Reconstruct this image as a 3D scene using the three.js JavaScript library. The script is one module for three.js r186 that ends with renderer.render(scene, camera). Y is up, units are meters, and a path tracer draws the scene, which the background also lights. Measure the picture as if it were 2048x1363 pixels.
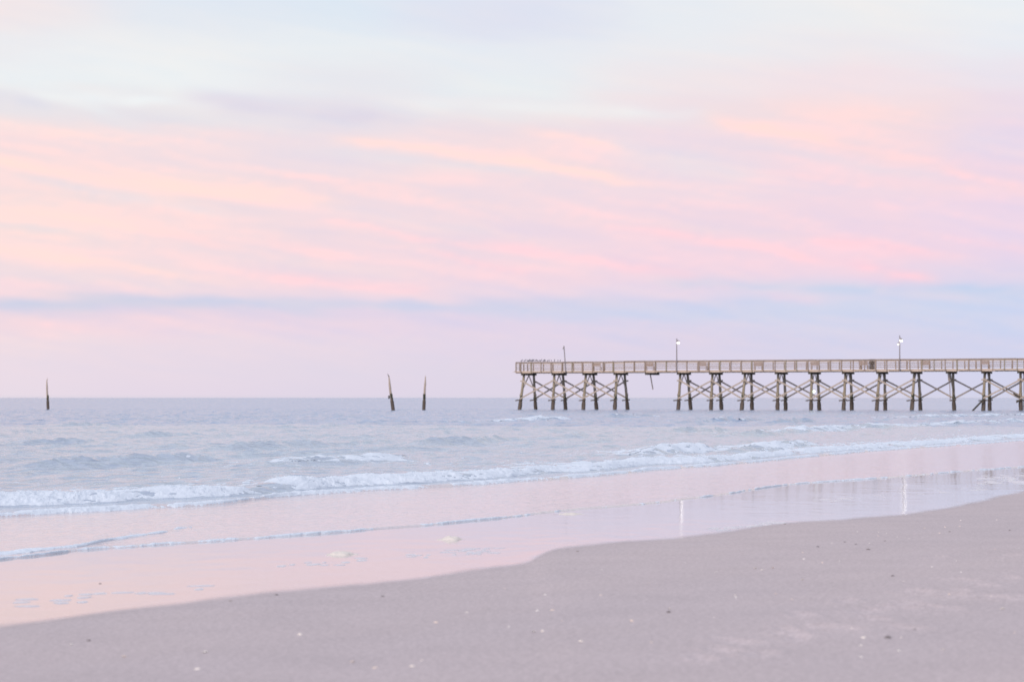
import * as THREE from 'three';
import { mergeGeometries } from 'three/addons/utils/BufferGeometryUtils.js';

// ---------------------------------------------------------------- camera
// 85 mm lens on a low tripod, 1.5 m above the sea, tilted up a little
const F = 4835, EYE = 1.5, TILT = Math.atan(113.5 / F);
const scene = new THREE.Scene();
const camera = new THREE.PerspectiveCamera(2 * Math.atan(681.5 / F) * 180 / Math.PI, 1024 / 681, 0.5, 120000);
camera.filmGauge = 36;
camera.position.set(0, EYE, 0);
camera.rotation.x = TILT;
camera.focus = 42;
camera.userData.fStop = 3.6;
scene.add(camera);

const renderer = new THREE.WebGLRenderer({ antialias: true });
renderer.toneMapping = THREE.LinearToneMapping;
renderer.toneMappingExposure = 1.0;
renderer.shadowMap.enabled = true;

// ---------------------------------------------------------------- small tools
function rng(seed) { let a = seed >>> 0; return () => { a = (a + 0x6D2B79F5) >>> 0; let t = Math.imul(a ^ (a >>> 15), 1 | a); t = (t + Math.imul(t ^ (t >>> 7), 61 | t)) ^ t; return ((t ^ (t >>> 14)) >>> 0) / 4294967296; }; }
const PERM = new Uint8Array(512), GX = new Float32Array(256), GY = new Float32Array(256);
{ const r = rng(77), p = [...Array(256).keys()]; for (let i = 255; i > 0; i--) { const j = Math.floor(r() * (i + 1)); [p[i], p[j]] = [p[j], p[i]]; } for (let i = 0; i < 512; i++) PERM[i] = p[i & 255]; for (let i = 0; i < 256; i++) { const a = r() * Math.PI * 2; GX[i] = Math.cos(a); GY[i] = Math.sin(a); } }
// gradient noise, about -1..1; wrap > 0 makes it repeat every wrap cells
function noise(x, y, wrap = 0) {
  const xi = Math.floor(x), yi = Math.floor(y), fx = x - xi, fy = y - yi;
  let x0 = xi, x1 = xi + 1, y0 = yi, y1 = yi + 1;
  if (wrap) { x0 = ((x0 % wrap) + wrap) % wrap; x1 = ((x1 % wrap) + wrap) % wrap; y0 = ((y0 % wrap) + wrap) % wrap; y1 = ((y1 % wrap) + wrap) % wrap; }
  const u = fx * fx * fx * (fx * (fx * 6 - 15) + 10), v = fy * fy * fy * (fy * (fy * 6 - 15) + 10);
  const a = PERM[PERM[x0 & 255] + (y0 & 255)], b = PERM[PERM[x1 & 255] + (y0 & 255)], c = PERM[PERM[x0 & 255] + (y1 & 255)], d = PERM[PERM[x1 & 255] + (y1 & 255)];
  const n0 = GX[a] * fx + GY[a] * fy, n1 = GX[b] * (fx - 1) + GY[b] * fy, n2 = GX[c] * fx + GY[c] * (fy - 1), n3 = GX[d] * (fx - 1) + GY[d] * (fy - 1);
  return 1.5 * (n0 + u * (n1 - n0) + v * (n2 - n0 + u * (n3 - n2 - n1 + n0)));
}
function fbm(x, y, o, wrap = 0) { let s = 0, a = 0.5; for (let i = 0; i < o; i++) { s += a * noise(x, y, wrap); x *= 2; y *= 2; wrap *= 2; a *= 0.5; } return s; }
const clamp = (x, a = 0, b = 1) => Math.min(b, Math.max(a, x));
const smooth = (a, b, x) => { const t = clamp((x - a) / (b - a)); return t * t * (3 - 2 * t); };
const mixN = (a, b, t) => a + (b - a) * t;
const lin = (c) => { c /= 255; return c <= 0.04045 ? c / 12.92 : Math.pow((c + 0.055) / 1.055, 2.4); };

// ---------------------------------------------------------------- sky
// One dusk sky of thin layered cloud. Rows of colours by elevation, columns by azimuth; the layers drift down towards the right.
const SKY_ROWS = [795, 740, 690, 650, 625, 608, 585, 560, 520, 470, 430, 380, 330, 280, 230, 170, 100, 40, -30];
const SKY_COLS = [0, 340, 680, 1024, 1370, 1710, 2048];
const SKY_RGB = [
  [231,219,231, 228,216,231, 223,214,231, 220,213,231, 217,212,232, 213,212,233, 208,211,235],
  [234,220,231, 231,218,231, 226,216,231, 222,214,231, 218,213,233, 214,213,235, 209,212,237],
  [238,221,229, 235,219,230, 230,217,231, 226,214,232, 219,212,233, 213,212,235, 208,212,238],
  [242,218,226, 240,217,228, 232,215,231, 225,213,233, 217,213,235, 211,214,237, 207,214,239],
  [226,214,230, 228,213,230, 226,213,232, 216,213,235, 211,214,237, 207,215,238, 205,214,240],
  [216,213,230, 213,212,231, 212,212,233, 213,212,234, 212,213,236, 208,215,238, 203,214,239],
  [248,217,223, 243,216,224, 236,214,226, 230,212,230, 222,211,234, 207,213,236, 206,212,238],
  [245,219,222, 243,217,222, 249,215,221, 248,213,222, 238,210,227, 226,210,233, 211,210,237],
  [250,224,218, 249,221,219, 250,217,221, 247,215,222, 249,212,224, 250,209,222, 228,209,235],
  [253,227,214, 253,224,216, 245,218,221, 243,216,224, 250,214,222, 250,212,224, 240,210,232],
  [255,229,213, 254,224,215, 243,220,223, 243,218,224, 248,216,223, 249,214,224, 238,211,232],
  [250,224,216, 254,228,214, 252,222,218, 245,221,224, 243,220,226, 245,217,226, 245,213,226],
  [252,224,216, 247,224,222, 238,224,228, 250,223,217, 244,221,226, 248,219,223, 242,213,228],
  [248,224,221, 243,226,226, 238,226,229, 246,225,222, 241,222,228, 253,222,215, 238,216,232],
  [235,230,233, 234,232,235, 233,226,233, 236,231,234, 240,225,230, 248,223,222, 236,221,233],
  [236,240,243, 236,240,242, 232,232,238, 234,238,241, 240,230,234, 243,227,232, 236,228,237],
  [236,235,239, 238,239,241, 234,238,242, 231,235,242, 236,236,240, 238,233,237, 233,236,243],
  [242,231,233, 230,234,241, 224,233,243, 223,226,241, 232,236,242, 239,238,239, 236,239,243],
  [240,230,234, 224,230,242, 220,231,243, 224,228,242, 233,236,242, 238,238,240, 236,240,243],
];
// cloud streaks: x0, y0, x1, y1 (same units as the rows and columns), half-thickness, r, g, b, strength
const STREAKS = [
  [-60, 612, 500, 611, 9, 208,211,231, .95], [480, 606, 1100, 622, 9, 210,213,234, .8], [1040, 628, 1700, 628, 12, 208,214,237, .6], [1380, 566, 1760, 578, 11, 205,214,236, .8], [1700, 578, 2120, 590, 13, 201,213,238, .9],
  [-60, 540, 420, 582, 13, 239,222,228, .8], [400, 500, 780, 545, 12, 239,221,228, .8], [80, 368, 480, 432, 10, 239,225,230, .85], [-60, 452, 170, 473, 4, 240,226,227, .8], [-60, 488, 90, 506, 8, 242,224,226, .7],
  [660, 305, 1060, 352, 12, 236,226,232, .9], [620, 425, 1040, 470, 13, 240,222,229, .8], [760, 480, 1040, 512, 6, 238,219,228, .7], [500, 530, 820, 550, 8, 240,220,228, .6],
  [1230, 300, 1520, 352, 26, 238,225,232, .8], [1500, 296, 1860, 360, 8, 239,222,230, .85], [1150, 438, 1580, 474, 9, 240,219,228, .8], [1000, 455, 1220, 482, 14, 236,217,231, .7], [1660, 466, 1850, 500, 15, 234,214,233, .7], [1840, 440, 2100, 480, 30, 234,217,236, .5], [1900, 290, 2100, 320, 26, 233,221,236, .6],
  [-60, 326, 300, 372, 15, 255,227,220, .95], [240, 364, 640, 410, 14, 255,227,220, .95], [700, 280, 960, 322, 12, 255,227,220, 1], [960, 318, 1290, 370, 13, 255,227,220, .95], [1070, 272, 1240, 300, 7, 252,227,222, .7], [1430, 242, 1660, 292, 14, 255,225,218, .95], [1640, 290, 1900, 342, 13, 254,222,221, .8], [1860, 335, 2060, 400, 12, 252,219,223, .7],
  [-60, 258, 280, 290, 11, 254,229,223, .8], [-60, 428, 330, 462, 15, 255,227,220, .8], [-60, 500, 420, 560, 12, 255,227,219, .8], [300, 470, 480, 500, 12, 253,222,221, .6], [560, 346, 1000, 418, 10, 252,224,224, .85],
  [650, 446, 800, 476, 5, 252,221,224, .95], [780, 474, 1060, 506, 6, 253,219,224, .9], [540, 488, 700, 520, 9, 252,221,223, .7], [860, 506, 1060, 550, 9, 250,216,224, .8], [1020, 492, 1320, 545, 9, 252,216,224, .85], [1260, 460, 1660, 526, 9, 254,216,222, .9], [1560, 352, 2000, 396, 12, 250,220,225, .6],
  [520, 548, 860, 588, 11, 252,217,223, .8], [1240, 520, 1400, 556, 9, 248,213,225, .6], [1580, 480, 1860, 522, 12, 252,214,223, .8], [1700, 536, 1870, 568, 11, 252,212,223, .8], [1900, 480, 2080, 510, 10, 246,214,228, .6], [1560, 596, 1690, 604, 6, 240,215,230, .8], [120, 645, 330, 652, 7, 245,219,228, .6], [1420, 572, 1520, 573, 3, 232,214,232, .8],
  [440, 206, 780, 240, 20, 224,218,232, 1], [200, 232, 440, 254, 13, 229,225,233, .95], [-60, 208, 130, 226, 12, 226,225,235, .9], [80, 205, 430, 218, 10, 240,244,246, .9], [780, 205, 1350, 232, 12, 240,240,242, .8], [860, 36, 1280, 66, 44, 225,228,240, .5], [240, 22, 560, 32, 26, 225,233,243, .5], [60, 120, 600, 190, 34, 239,242,244, .5], [90, 205, 250, 236, 10, 237,242,244, .7], [700, 215, 1350, 240, 12, 237,238,240, .5],
];
// between the streaks the layers are paler and more lavender
SKY_RGB.forEach((R, r) => { const k = SKY_ROWS[r] <= 585 && SKY_ROWS[r] > 240 ? 0.56 : 0.1; for (let c = 0; c < 7; c++) [mixN(243, 238, c / 6), mixN(224, 220, c / 6), mixN(230, 234, c / 6)].forEach((g, q) => { R[c * 3 + q] = mixN(R[c * 3 + q], g, SKY_ROWS[r] < 200 ? 0 : SKY_ROWS[r] > 590 ? 0.1 : k); }); });
function skyRow(r, xs, out) {   // smooth blend between the columns of one row
  let c = 0; while (c < 5 && xs > SKY_COLS[c + 1]) c++;
  const t = smooth(0, 1, (xs - SKY_COLS[c]) / (SKY_COLS[c + 1] - SKY_COLS[c])), R = SKY_RGB[r];
  for (let k = 0; k < 3; k++) out[k] = mixN(R[c * 3 + k], R[c * 3 + 3 + k], t);
}
const ROWMEAN = SKY_RGB.map((R) => [0, 1, 2].map((k) => { let s = 0; for (let c = 0; c < 7; c++) s += R[c * 3 + k]; return s / 7; }));
function makeSky() {
  const W = 4096, Hh = 2048, d = new Float32Array(W * Hh * 4), a = [0, 0, 0], b = [0, 0, 0], col = [0, 0, 0];
  const DEG = F * Math.PI / 180;
  const below = [lin(214), lin(210), lin(226)];
  for (let j = 0; j < Hh; j++) {
    const el = (j + 0.5) / Hh * 180 - 90;
    for (let i = 0; i < W; i++) {
      const o = (j * W + i) * 4; d[o + 3] = 1;
      if (el < -0.4) { d[o] = below[0]; d[o + 1] = below[1]; d[o + 2] = below[2]; continue; }
      const th = ((i + 0.5) / W - 0.5) * Math.PI * 2;         // direction (cos th, sin th) in x, z
      let az = Math.atan2(Math.cos(th), -Math.sin(th));        // 0 straight ahead (-z), positive to the right
      const x = 1024 + F * Math.tan(clamp(az, -1.2, 1.2)) * 0 + az * DEG * 180 / Math.PI, y = 795 - Math.max(0, el) * DEG;
      // wind-drawn warp, everywhere in the sky alike
      const cx = Math.cos(az) * 6, sx = Math.sin(az) * 6, t1 = x - 0;
      const wy = y + 26 * fbm(t1 / 420, (y - x * 0.11) / 58, 4) + 9 * noise(t1 / 130 + 9, (y - x * 0.13) / 20 + 4);
      const wx = x + 90 * fbm(t1 / 300 + 40, y / 90 + 11, 3);
      const low = smooth(795, 640, y);                          // the lowest air is plain
      const yy = mixN(y, wy, low), xx = wx, ys = mixN(y, yy, 0.45);
      // out of the frame the same rows go on, evened out a little
      const beyond = Math.max(0, -xx, xx - 2048), keep = 1 - 0.65 * smooth(0, 900, beyond);
      let xs = ((xx % 4096) + 4096) % 4096; if (xs > 2048) xs = 4096 - xs;
      let r = 0; while (r < SKY_ROWS.length - 2 && yy < SKY_ROWS[r + 1]) r++;
      const t = smooth(0, 1, (SKY_ROWS[r] - yy) / (SKY_ROWS[r] - SKY_ROWS[r + 1]));
      skyRow(r, xs, a); skyRow(r + 1, xs, b);
      for (let k = 0; k < 3; k++) col[k] = mixN(mixN(ROWMEAN[r][k], a[k], keep), mixN(ROWMEAN[r + 1][k], b[k], keep), t);
      if (beyond < 400 && y > -60) for (const s of STREAKS) {
        const u = (xx - s[0]) / (s[2] - s[0]); if (u < -0.25 || u > 1.25) continue;
        const dy = (ys - mixN(s[1], s[3], u)) / s[4]; if (dy > 2.6 || dy < -2.6) continue;
        const w = 1.15 * s[8] * Math.exp(-dy * dy * (dy > 0 ? 1.6 : 0.8)) * smooth(-0.25, 0.2, u) * smooth(1.25, 0.75, u) * (0.75 + 0.45 * noise(xx / 110, yy / 16));
        for (let k = 0; k < 3; k++) col[k] = mixN(col[k], s[5 + k], clamp(w));
      }
      const up = smooth(0, 1, (el - 9.8) / 45);
      if (up > 0) {
        const n = fbm(cx * 1.1 + el * 0.02, sx * 1.1 + el * 0.11, 4), p = clamp(0.35 + 0.7 * n);
        const z = [mixN(196, 236, p), mixN(215, 230, p), mixN(243, 242, p)];
        for (let k = 0; k < 3; k++) col[k] = mixN(col[k], z[k], up);
      }
      // fine drawn-out fibres: lit pink against mauve
      const n2 = low * (1 - up) * mixN(0.35, 1, smooth(190, 300, y)) * fbm(xx / 260 + 3, (ys - xx * 0.15) / 16, 4), f = 1.0;
      col[0] += 14 * n2; col[1] += 4 * n2; col[2] -= 4 * n2;
      d[o] = lin(col[0]) * (1 + 0.10 * smooth(241, 255, col[0])); d[o + 1] = lin(col[1]) * f; d[o + 2] = lin(col[2]) * f;
    }
  }
  const t = new THREE.DataTexture(d, W, Hh, THREE.RGBAFormat, THREE.FloatType);
  t.mapping = THREE.EquirectangularReflectionMapping; t.magFilter = t.minFilter = THREE.LinearFilter; t.needsUpdate = true;
  return t;
}
scene.background = makeSky();
scene.environment = scene.background;
console.log('sky done');

// ---------------------------------------------------------------- sun: the low dusk glow behind the camera's left shoulder
const sun = new THREE.DirectionalLight(new THREE.Color().setRGB(1, 0.87, 0.77), 2.4);
sun.name = 'sun';
sun.position.set(-70, 118, 10);
sun.target.position.set(20, 0, -120);
sun.castShadow = true; sun.shadow.radius = 30; sun.shadow.mapSize.set(2048, 2048);
Object.assign(sun.shadow.camera, { left: -220, right: 220, top: 220, bottom: -220, near: 1, far: 700 });
scene.add(sun, sun.target);

// ---------------------------------------------------------------- materials and their textures
function tex(size, fn, { srgb = false, rx = 1, ry = 1, w = size, h = size } = {}) {
  const d = new Uint8Array(w * h * 4), c = [0, 0, 0];
  for (let j = 0; j < h; j++) for (let i = 0; i < w; i++) { fn(i / w, j / h, c); const o = (j * w + i) * 4; d[o] = clamp(c[0]) * 255; d[o + 1] = clamp(c[1]) * 255; d[o + 2] = clamp(c[2]) * 255; d[o + 3] = 255; }
  const t = new THREE.DataTexture(d, w, h); t.wrapS = t.wrapT = THREE.RepeatWrapping; t.magFilter = THREE.LinearFilter; t.minFilter = THREE.LinearMipmapLinearFilter; t.generateMipmaps = true;
  if (srgb) t.colorSpace = THREE.SRGBColorSpace; t.repeat.set(rx, ry); t.needsUpdate = true; return t;
}
const rgb = (r, g, b) => new THREE.Color().setRGB(r, g, b);
const woodMap = tex(256, (u, v, c) => { const g = 0.84 + 0.22 * noise(u * 3, v * 48, 0) * 1 + 0.16 * fbm(u * 6, v * 8, 3) + 0.08 * noise(u * 40, v * 90); c[0] = g; c[1] = g * 0.985; c[2] = g * 0.96; }, { srgb: true });
const wood = (r, g, b, rough = 0.85) => new THREE.MeshStandardMaterial({ color: rgb(r, g, b), roughness: rough, map: woodMap, bumpMap: woodMap, bumpScale: 0.006 });
const M = {
  fascia: wood(0.76, 0.62, 0.53), pale: wood(0.76, 0.64, 0.57), rail: wood(0.64, 0.53, 0.46), post: wood(0.47, 0.37, 0.32), thinRail: wood(0.52, 0.43, 0.41),
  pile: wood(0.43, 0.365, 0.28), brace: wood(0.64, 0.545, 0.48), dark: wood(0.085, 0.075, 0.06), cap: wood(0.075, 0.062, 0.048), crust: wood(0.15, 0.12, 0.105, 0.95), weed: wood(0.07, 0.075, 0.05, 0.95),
  metal: new THREE.MeshStandardMaterial({ color: rgb(0.28, 0.24, 0.24), roughness: 0.55, metalness: 0.5 }),
  bin: wood(0.13, 0.1, 0.075), bench: wood(0.48, 0.37, 0.33),
};

// ---------------------------------------------------------------- the shore, measured on the ground (X to the right, D away from the camera)
function ground(px, py, h = 0) {
  const u = (px - 1024) / F, v = (py - 681.5) / F, dy = Math.sin(TILT) - v * Math.cos(TILT), df = Math.cos(TILT) + v * Math.sin(TILT);
  const D = (EYE - h) * df / -dy; return [u / df * D, D];
}
function curve(pts, h, slope = 1.9) {
  const q = pts.map(([x, y]) => ground(x, y, h)).sort((a, b) => a[0] - b[0]), n = q.length, m = [];
  for (let i = 0; i < n; i++) { const l = q[Math.max(0, i - 1)], r = q[Math.min(n - 1, i + 1)]; m.push((r[1] - l[1]) / Math.max(1e-3, r[0] - l[0])); }
  return (X) => {
    if (X <= q[0][0]) return q[0][1] + slope * (X - q[0][0]);
    if (X >= q[n - 1][0]) return q[n - 1][1] + slope * (X - q[n - 1][0]);
    let i = 0; while (X > q[i + 1][0]) i++;
    const w = q[i + 1][0] - q[i][0], t = (X - q[i][0]) / w, t2 = t * t, t3 = t2 * t;
    return (2 * t3 - 3 * t2 + 1) * q[i][1] + (t3 - 2 * t2 + t) * w * m[i] + (-2 * t3 + 3 * t2) * q[i + 1][1] + (t3 - t2) * w * m[i + 1];
  };
}
const PERP = 0.466;      // distance across the shore for one metre away from the camera
const wetEdge = curve([[0, 1250], [120, 1236], [240, 1219], [430, 1196], [560, 1181], [700, 1169], [840, 1155], [930, 1141], [990, 1133], [1055, 1123], [1082, 1107], [1115, 1096], [1200, 1087], [1400, 1069], [1560, 1046], [1700, 1037], [1800, 1028], [1900, 1014], [1960, 1002], [2000, 991], [2048, 982]], 0.12);
const swashEdge = curve([[0, 1127], [90, 1117], [170, 1106], [300, 1098], [450, 1088], [600, 1078], [750, 1066], [900, 1053], [1000, 1043], [1150, 1027], [1300, 1013], [1420, 998], [1470, 990], [1520, 980], [1600, 969], [1800, 957], [1930, 946], [2048, 938]], 0.0);
const swashEdge2 = curve([[-300, 1136], [0, 1117], [90, 1109], [160, 1100], [235, 1084], [300, 1075], [350, 1066], [400, 1057], [440, 1046], [470, 1036], [520, 1026]], 0.0, 1.9);
const boreEdge = curve([[0, 1038], [150, 1029], [300, 1021], [440, 1012], [550, 997], [700, 986], [850, 978], [1000, 968], [1200, 953], [1330, 940], [1450, 931], [1600, 917], [1750, 903], [1900, 893], [2048, 882]], 0.0);
const boreToe = curve([[0, 1022], [150, 1016], [300, 1008], [450, 1000], [560, 990], [700, 979], [850, 971], [1000, 961], [1100, 951], [1200, 946], [1300, 934], [1400, 930], [1500, 922], [1600, 912], [1700, 904], [1850, 893], [2048, 878]], 0.0);
const swash2End = ground(490, 1033)[0];

const bed = (X, D) => { const s = (D - wetEdge(X)) * PERP; return s > 0 ? 0.12 - 0.018 * s - (s > 8 ? 0.02 * (s - 8) : 0) : 0.12 - 0.030 * Math.max(s, -60) ; };

// single waves: toe from (x0,y0) to (x1,y1) seen on the flat sea, height, share of the front that has broken into foam
const WAVES = [
  [130, 950, 440, 932, .24, 0], [-180, 952, 80, 942, .2, 0], [-80, 903, 250, 892, .18, 0], [470, 909, 660, 898, .17, 0.0], [600, 941, 830, 926, .18, .4], [880, 900, 1060, 890, .23, .05], [1110, 887, 1260, 880, .18, .0],
  [1300, 917, 1450, 905, .2, .37], [1500, 909, 1650, 895, .2, .38], [1590, 871, 1740, 862, .22, .38], [1030, 846, 1150, 842, .24, .42], [1700, 862, 2090, 846, .15, .31], [1370, 849, 1520, 845, .25, .15], [1560, 850, 1640, 847, .3, .1],
  [1220, 838, 1330, 835, .22, .1], [300, 880, 420, 875, .16, 0], [680, 888, 800, 882, .15, 0], [1480, 880, 1580, 876, .2, .1], [1330, 872, 1460, 866, .2, 0], [1830, 838, 2090, 833, .18, .33], [560, 862, 700, 858, .16, 0], [100, 858, 260, 855, .16, 0],
].map(([x0, y0, x1, y1, h, f]) => {
  const [ax, ad] = ground(x0, y0), [bx, bd] = ground(x1, y1), L = Math.hypot(bx - ax, bd - ad), tx = (bx - ax) / L, td = (bd - ad) / L;
  return { ax, ad, tx, td, L, h, f, D: (ad + bd) / 2 };
});
// returns [height, foam]
const waveOut = [0, 0];
function singleWaves(X, D) {
  let h = 0; const foam = -1;
  for (const w of WAVES) {
    w.now = -1;
    if (D < w.D * 0.7 - 4 || D > w.D * 1.45 + 5) continue;
    const dx = X - w.ax, dd = D - w.ad, t = (dx * w.tx + dd * w.td) / w.L; if (t < -0.3 || t > 1.3) continue;
    let u = -dx * w.td + dd * w.tx;                    // seaward of the toe
    u += 0.28 * noise(X * 0.5 + D * 0.21, D * 0.13) + 0.1 * noise(X * 2.1, D * 0.8);
    if (u < -0.5 || u > 5) continue;
    const env = smooth(-0.3, 0.22, t) * smooth(1.3, 0.78, t) * (0.85 + 0.35 * noise(t * w.L * 0.35 + w.ax, 3.7));
    const p = u < 0.5 ? smooth(-0.3, 0.62, u) * 1.05 : Math.exp(-(u - 0.5) / 0.95) * 0.97;
    h = Math.max(h, w.h * env * p * (1 + 0.3 * noise(t * w.L * 1.5 + u * 0.8, u * 0.7 + w.ax) + 0.12 * noise(t * w.L * 4 + u * 2, u * 1.3)));
    if (w.f > 0) w.now = ((w.f * env - 0.16) * smooth(-0.25, 0.15, u) * smooth(2.6, 0.2, u) * 1.2 + 0.25 * w.f * noise(t * w.L * 0.5, u * 0.6 + w.ax) * smooth(2.6, 1.2, u) - 0.17);
  }
  waveOut[0] = h; waveOut[1] = foam;
}
const AL = Math.cos(Math.atan(1.9)), DL = Math.sin(Math.atan(1.9));   // along-shore unit vector (X, D)
const lip = (s, h, w) => s > 0 ? h * (1 - Math.exp(-s / w)) * (1 + 0.5 * Math.exp(-s / (6 * w))) : s * 0.5;
const foamOf = [-1, -1, -1, -1];     // first sheet, second sheet, bore edge, bore
function water(X, D, step) {
  const s0 = (D - wetEdge(X)) * PERP, s1 = (D - swashEdge(X)) * PERP, al = X * AL + D * DL, pe = -X * DL + D * AL;
  const wob = 0.05 * noise(al * 0.9, 2.2) + 0.025 * noise(al * 3.3, 8.8);
  foamOf.fill(-1);
  const e1 = s1 + wob;
  const bAtEdge = 0.12 - 0.018 * Math.max(0, s0 - s1);
  if (e1 < 0) return bed(X, D) - 0.003 + e1 * 0.3;
  let h = bAtEdge * Math.exp(-e1 / 3.5) + lip(e1, 0.012, 0.025);
  { const k = smooth(0.09, 0.0, Math.abs(e1 - 0.03)); foamOf[0] = k * (0.25 + 0.22 * noise(al * 0.6, 4.4)) - 0.2; }
  // the second, shorter sheet
  if (X < swash2End + 0.5) {
    const e2 = (D - swashEdge2(X)) * PERP + 0.14 * noise(al * 1.1, 5.1) + 0.06 * noise(al * 4, 1.3), fade = smooth(swash2End + 0.1, swash2End - 0.8, X + 0.15 * noise(al * 2, 3));
    if (e2 > -0.05) { h += fade * Math.max(0, lip(e2, 0.009, 0.03)); foamOf[1] = fade * (0.33 * smooth(0.16, 0.02, Math.abs(e2 - 0.05)) + 0.12 * noise(al * 1.2, 9)) - 0.17; }
  }
  const e3 = (D - boreEdge(X)) * PERP + 0.1 * noise(al * 0.7, 15.1) + 0.05 * noise(al * 2.6, 11.3), e4 = (D - boreToe(X)) * PERP + 0.12 * noise(al * 0.8, 21.1) + 0.06 * noise(al * 3.1, 13.3);
  if (e3 > -0.05) { h += Math.max(0, lip(e3, 0.03, 0.04)); foamOf[2] = smooth(0.26, 0.02, Math.abs(e3 - 0.1)) * (0.36 + 0.5 * noise(al * 0.5, 31)) - 0.2; }
  const boreH = mixN(0.13, 0.08, smooth(38, 70, D)) * (0.85 + 0.45 * noise(al * 0.5, 44) + 0.25 * noise(al * 1.6, 48)) ;
  if (e4 > -0.2) {
    h += boreH * (e4 < 0.45 ? smooth(-0.1, 0.45, e4) : 0.25 + 0.75 * Math.exp(-Math.pow((e4 - 0.45) / 1.1, 2)));
    const band = smooth(-0.05, 0.06, e4) * (e4 < 0.7 ? 1 : Math.exp(-(e4 - 0.7) / 1.0));
    foamOf[3] = band * (0.30 + 0.42 * noise(al * 0.4, 7)) + 0.2 * Math.min(1, band * 2.5) * fbm(al * 1.6, pe * 3.2, 3) - 0.17;
  }
  singleWaves(X, D);
  h += waveOut[0] * smooth(0.3, 2.5, e4);
  // chop: little on the sheet, more beyond the bore, and swell farther out
  const c = mixN(0.12, 1, smooth(-0.3, 1.5, e4)) * smooth(0, 0.5, e1), out = smooth(2, 14, e4);
  if (step < 0.35) h += c * 0.020 * fbm(al * 1.3, pe * 3.4, 3);
  if (step < 1.0) h += c * (0.036 * noise(al * 0.42 + 5, pe * 1.25) + 0.022 * noise(al * 1.2, pe * 2.6 + 9) );
  if (step < 4) { const r = 1 - Math.abs(noise(al * 0.11, pe * 0.30 + 7)); h += out * (0.10 * r * r * r + 0.035 * noise(al * 0.35, pe * 0.55)); }
  return h;
}

// grid on the ground whose rows and columns widen with distance
function gridRows(parts) { const r = []; for (const [a, b, g] of parts) for (let d = a; d < b; d *= 1 + g) r.push(d); return r; }
function sheet(rows, cols, half, fn) {
  const nr = rows.length, P = new Float32Array(nr * cols * 3), keep = new Uint8Array(nr * cols);
  for (let j = 0; j < nr; j++) { const D = rows[j], step = (rows[Math.min(nr - 1, j + 1)] - rows[Math.max(0, j - 1)]) / 2 * PERP;
    for (let i = 0; i < cols; i++) { const X = (i / (cols - 1) * 2 - 1) * half * D, k = j * cols + i, y = fn(X, D, step, k); P[k * 3] = X; P[k * 3 + 1] = y === null ? 0 : y; P[k * 3 + 2] = -D; keep[k] = y === null ? 0 : 1; } }
  const idx = [];
  for (let j = 0; j < nr - 1; j++) for (let i = 0; i < cols - 1; i++) { const a = j * cols + i, b = a + 1, c = a + cols, d = c + 1; if (keep[a] & keep[b] & keep[c]) idx.push(a, b, c); if (keep[b] & keep[d] & keep[c]) idx.push(b, d, c); }
  // drop unused vertices
  const map = new Int32Array(nr * cols).fill(-1), src = []; const index = new Uint32Array(idx.length);
  for (let i = 0; i < idx.length; i++) { let m = map[idx[i]]; if (m < 0) { m = map[idx[i]] = src.length; src.push(idx[i]); } index[i] = m; }
  const pos = new Float32Array(src.length * 3); src.forEach((s, i) => { pos[i * 3] = P[s * 3]; pos[i * 3 + 1] = P[s * 3 + 1]; pos[i * 3 + 2] = P[s * 3 + 2]; });
  const g = new THREE.BufferGeometry(); g.setAttribute('position', new THREE.BufferAttribute(pos, 3)); g.setIndex(new THREE.BufferAttribute(index, 1)); g.computeVertexNormals(); g.userData.src = src; return g;
}
function metreUV(g, size) { const p = g.attributes.position, uv = new Float32Array(p.count * 2); for (let i = 0; i < p.count; i++) { const X = p.getX(i), D = -p.getZ(i); uv[i * 2] = (X * AL + D * DL) / size; uv[i * 2 + 1] = (-X * DL + D * AL) / size; } g.setAttribute('uv', new THREE.BufferAttribute(uv, 2)); }
function structure(o, name, kind = 'structure') { o.name = name; o.userData.kind = kind; o.castShadow = o.receiveShadow = true; scene.add(o); return o; }

// ---- beach: damp sand above the wet edge, a mirror film of water below it
const footRand = rng(5);
const PRINTS = [[1790, 512], [1640, 540], [1620, 575], [1310, 625], [1430, 645], [1330, 540], [1100, 722], [1080, 668], [620, 850], [610, 825], [150, 920], [1300, 785], [2000, 608], [1850, 595], [1430, 550], [640, 680], [560, 785], [1960, 460], [920, 590], [720, 770], [380, 950], [20, 975], [1560, 665], [1680, 470], [1230, 650], [900, 780], [230, 860], [1960, 300], [1500, 300]]
  .map(([x, y]) => { const [X, D] = ground(1400 + x / 3.16, 1000 + y / 3.16, 0.3); return { X, D, a: (footRand() - 0.5) * 1.4, w: 0.05 + footRand() * 0.03, l: 0.13 + footRand() * 0.07 }; });
function prints(X, D) { let dent = 0, printSheen = 0; for (const p of PRINTS) { const dx = X - p.X, dd = D - p.D; if (dx * dx + dd * dd > 0.4) continue; const c = Math.cos(p.a), s = Math.sin(p.a), u = (dx * c + dd * s * 0.5) / p.w, v = (dd * c - dx * s * 0.5) / p.l, r = u * u + v * v; dent += Math.exp(-r * 1.3) - 0.55 * Math.exp(-Math.pow(Math.sqrt(r) - 1.5, 2) * 6); printSheen = Math.max(printSheen, Math.exp(-r * 0.7)); } return [dent, printSheen]; }
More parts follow.
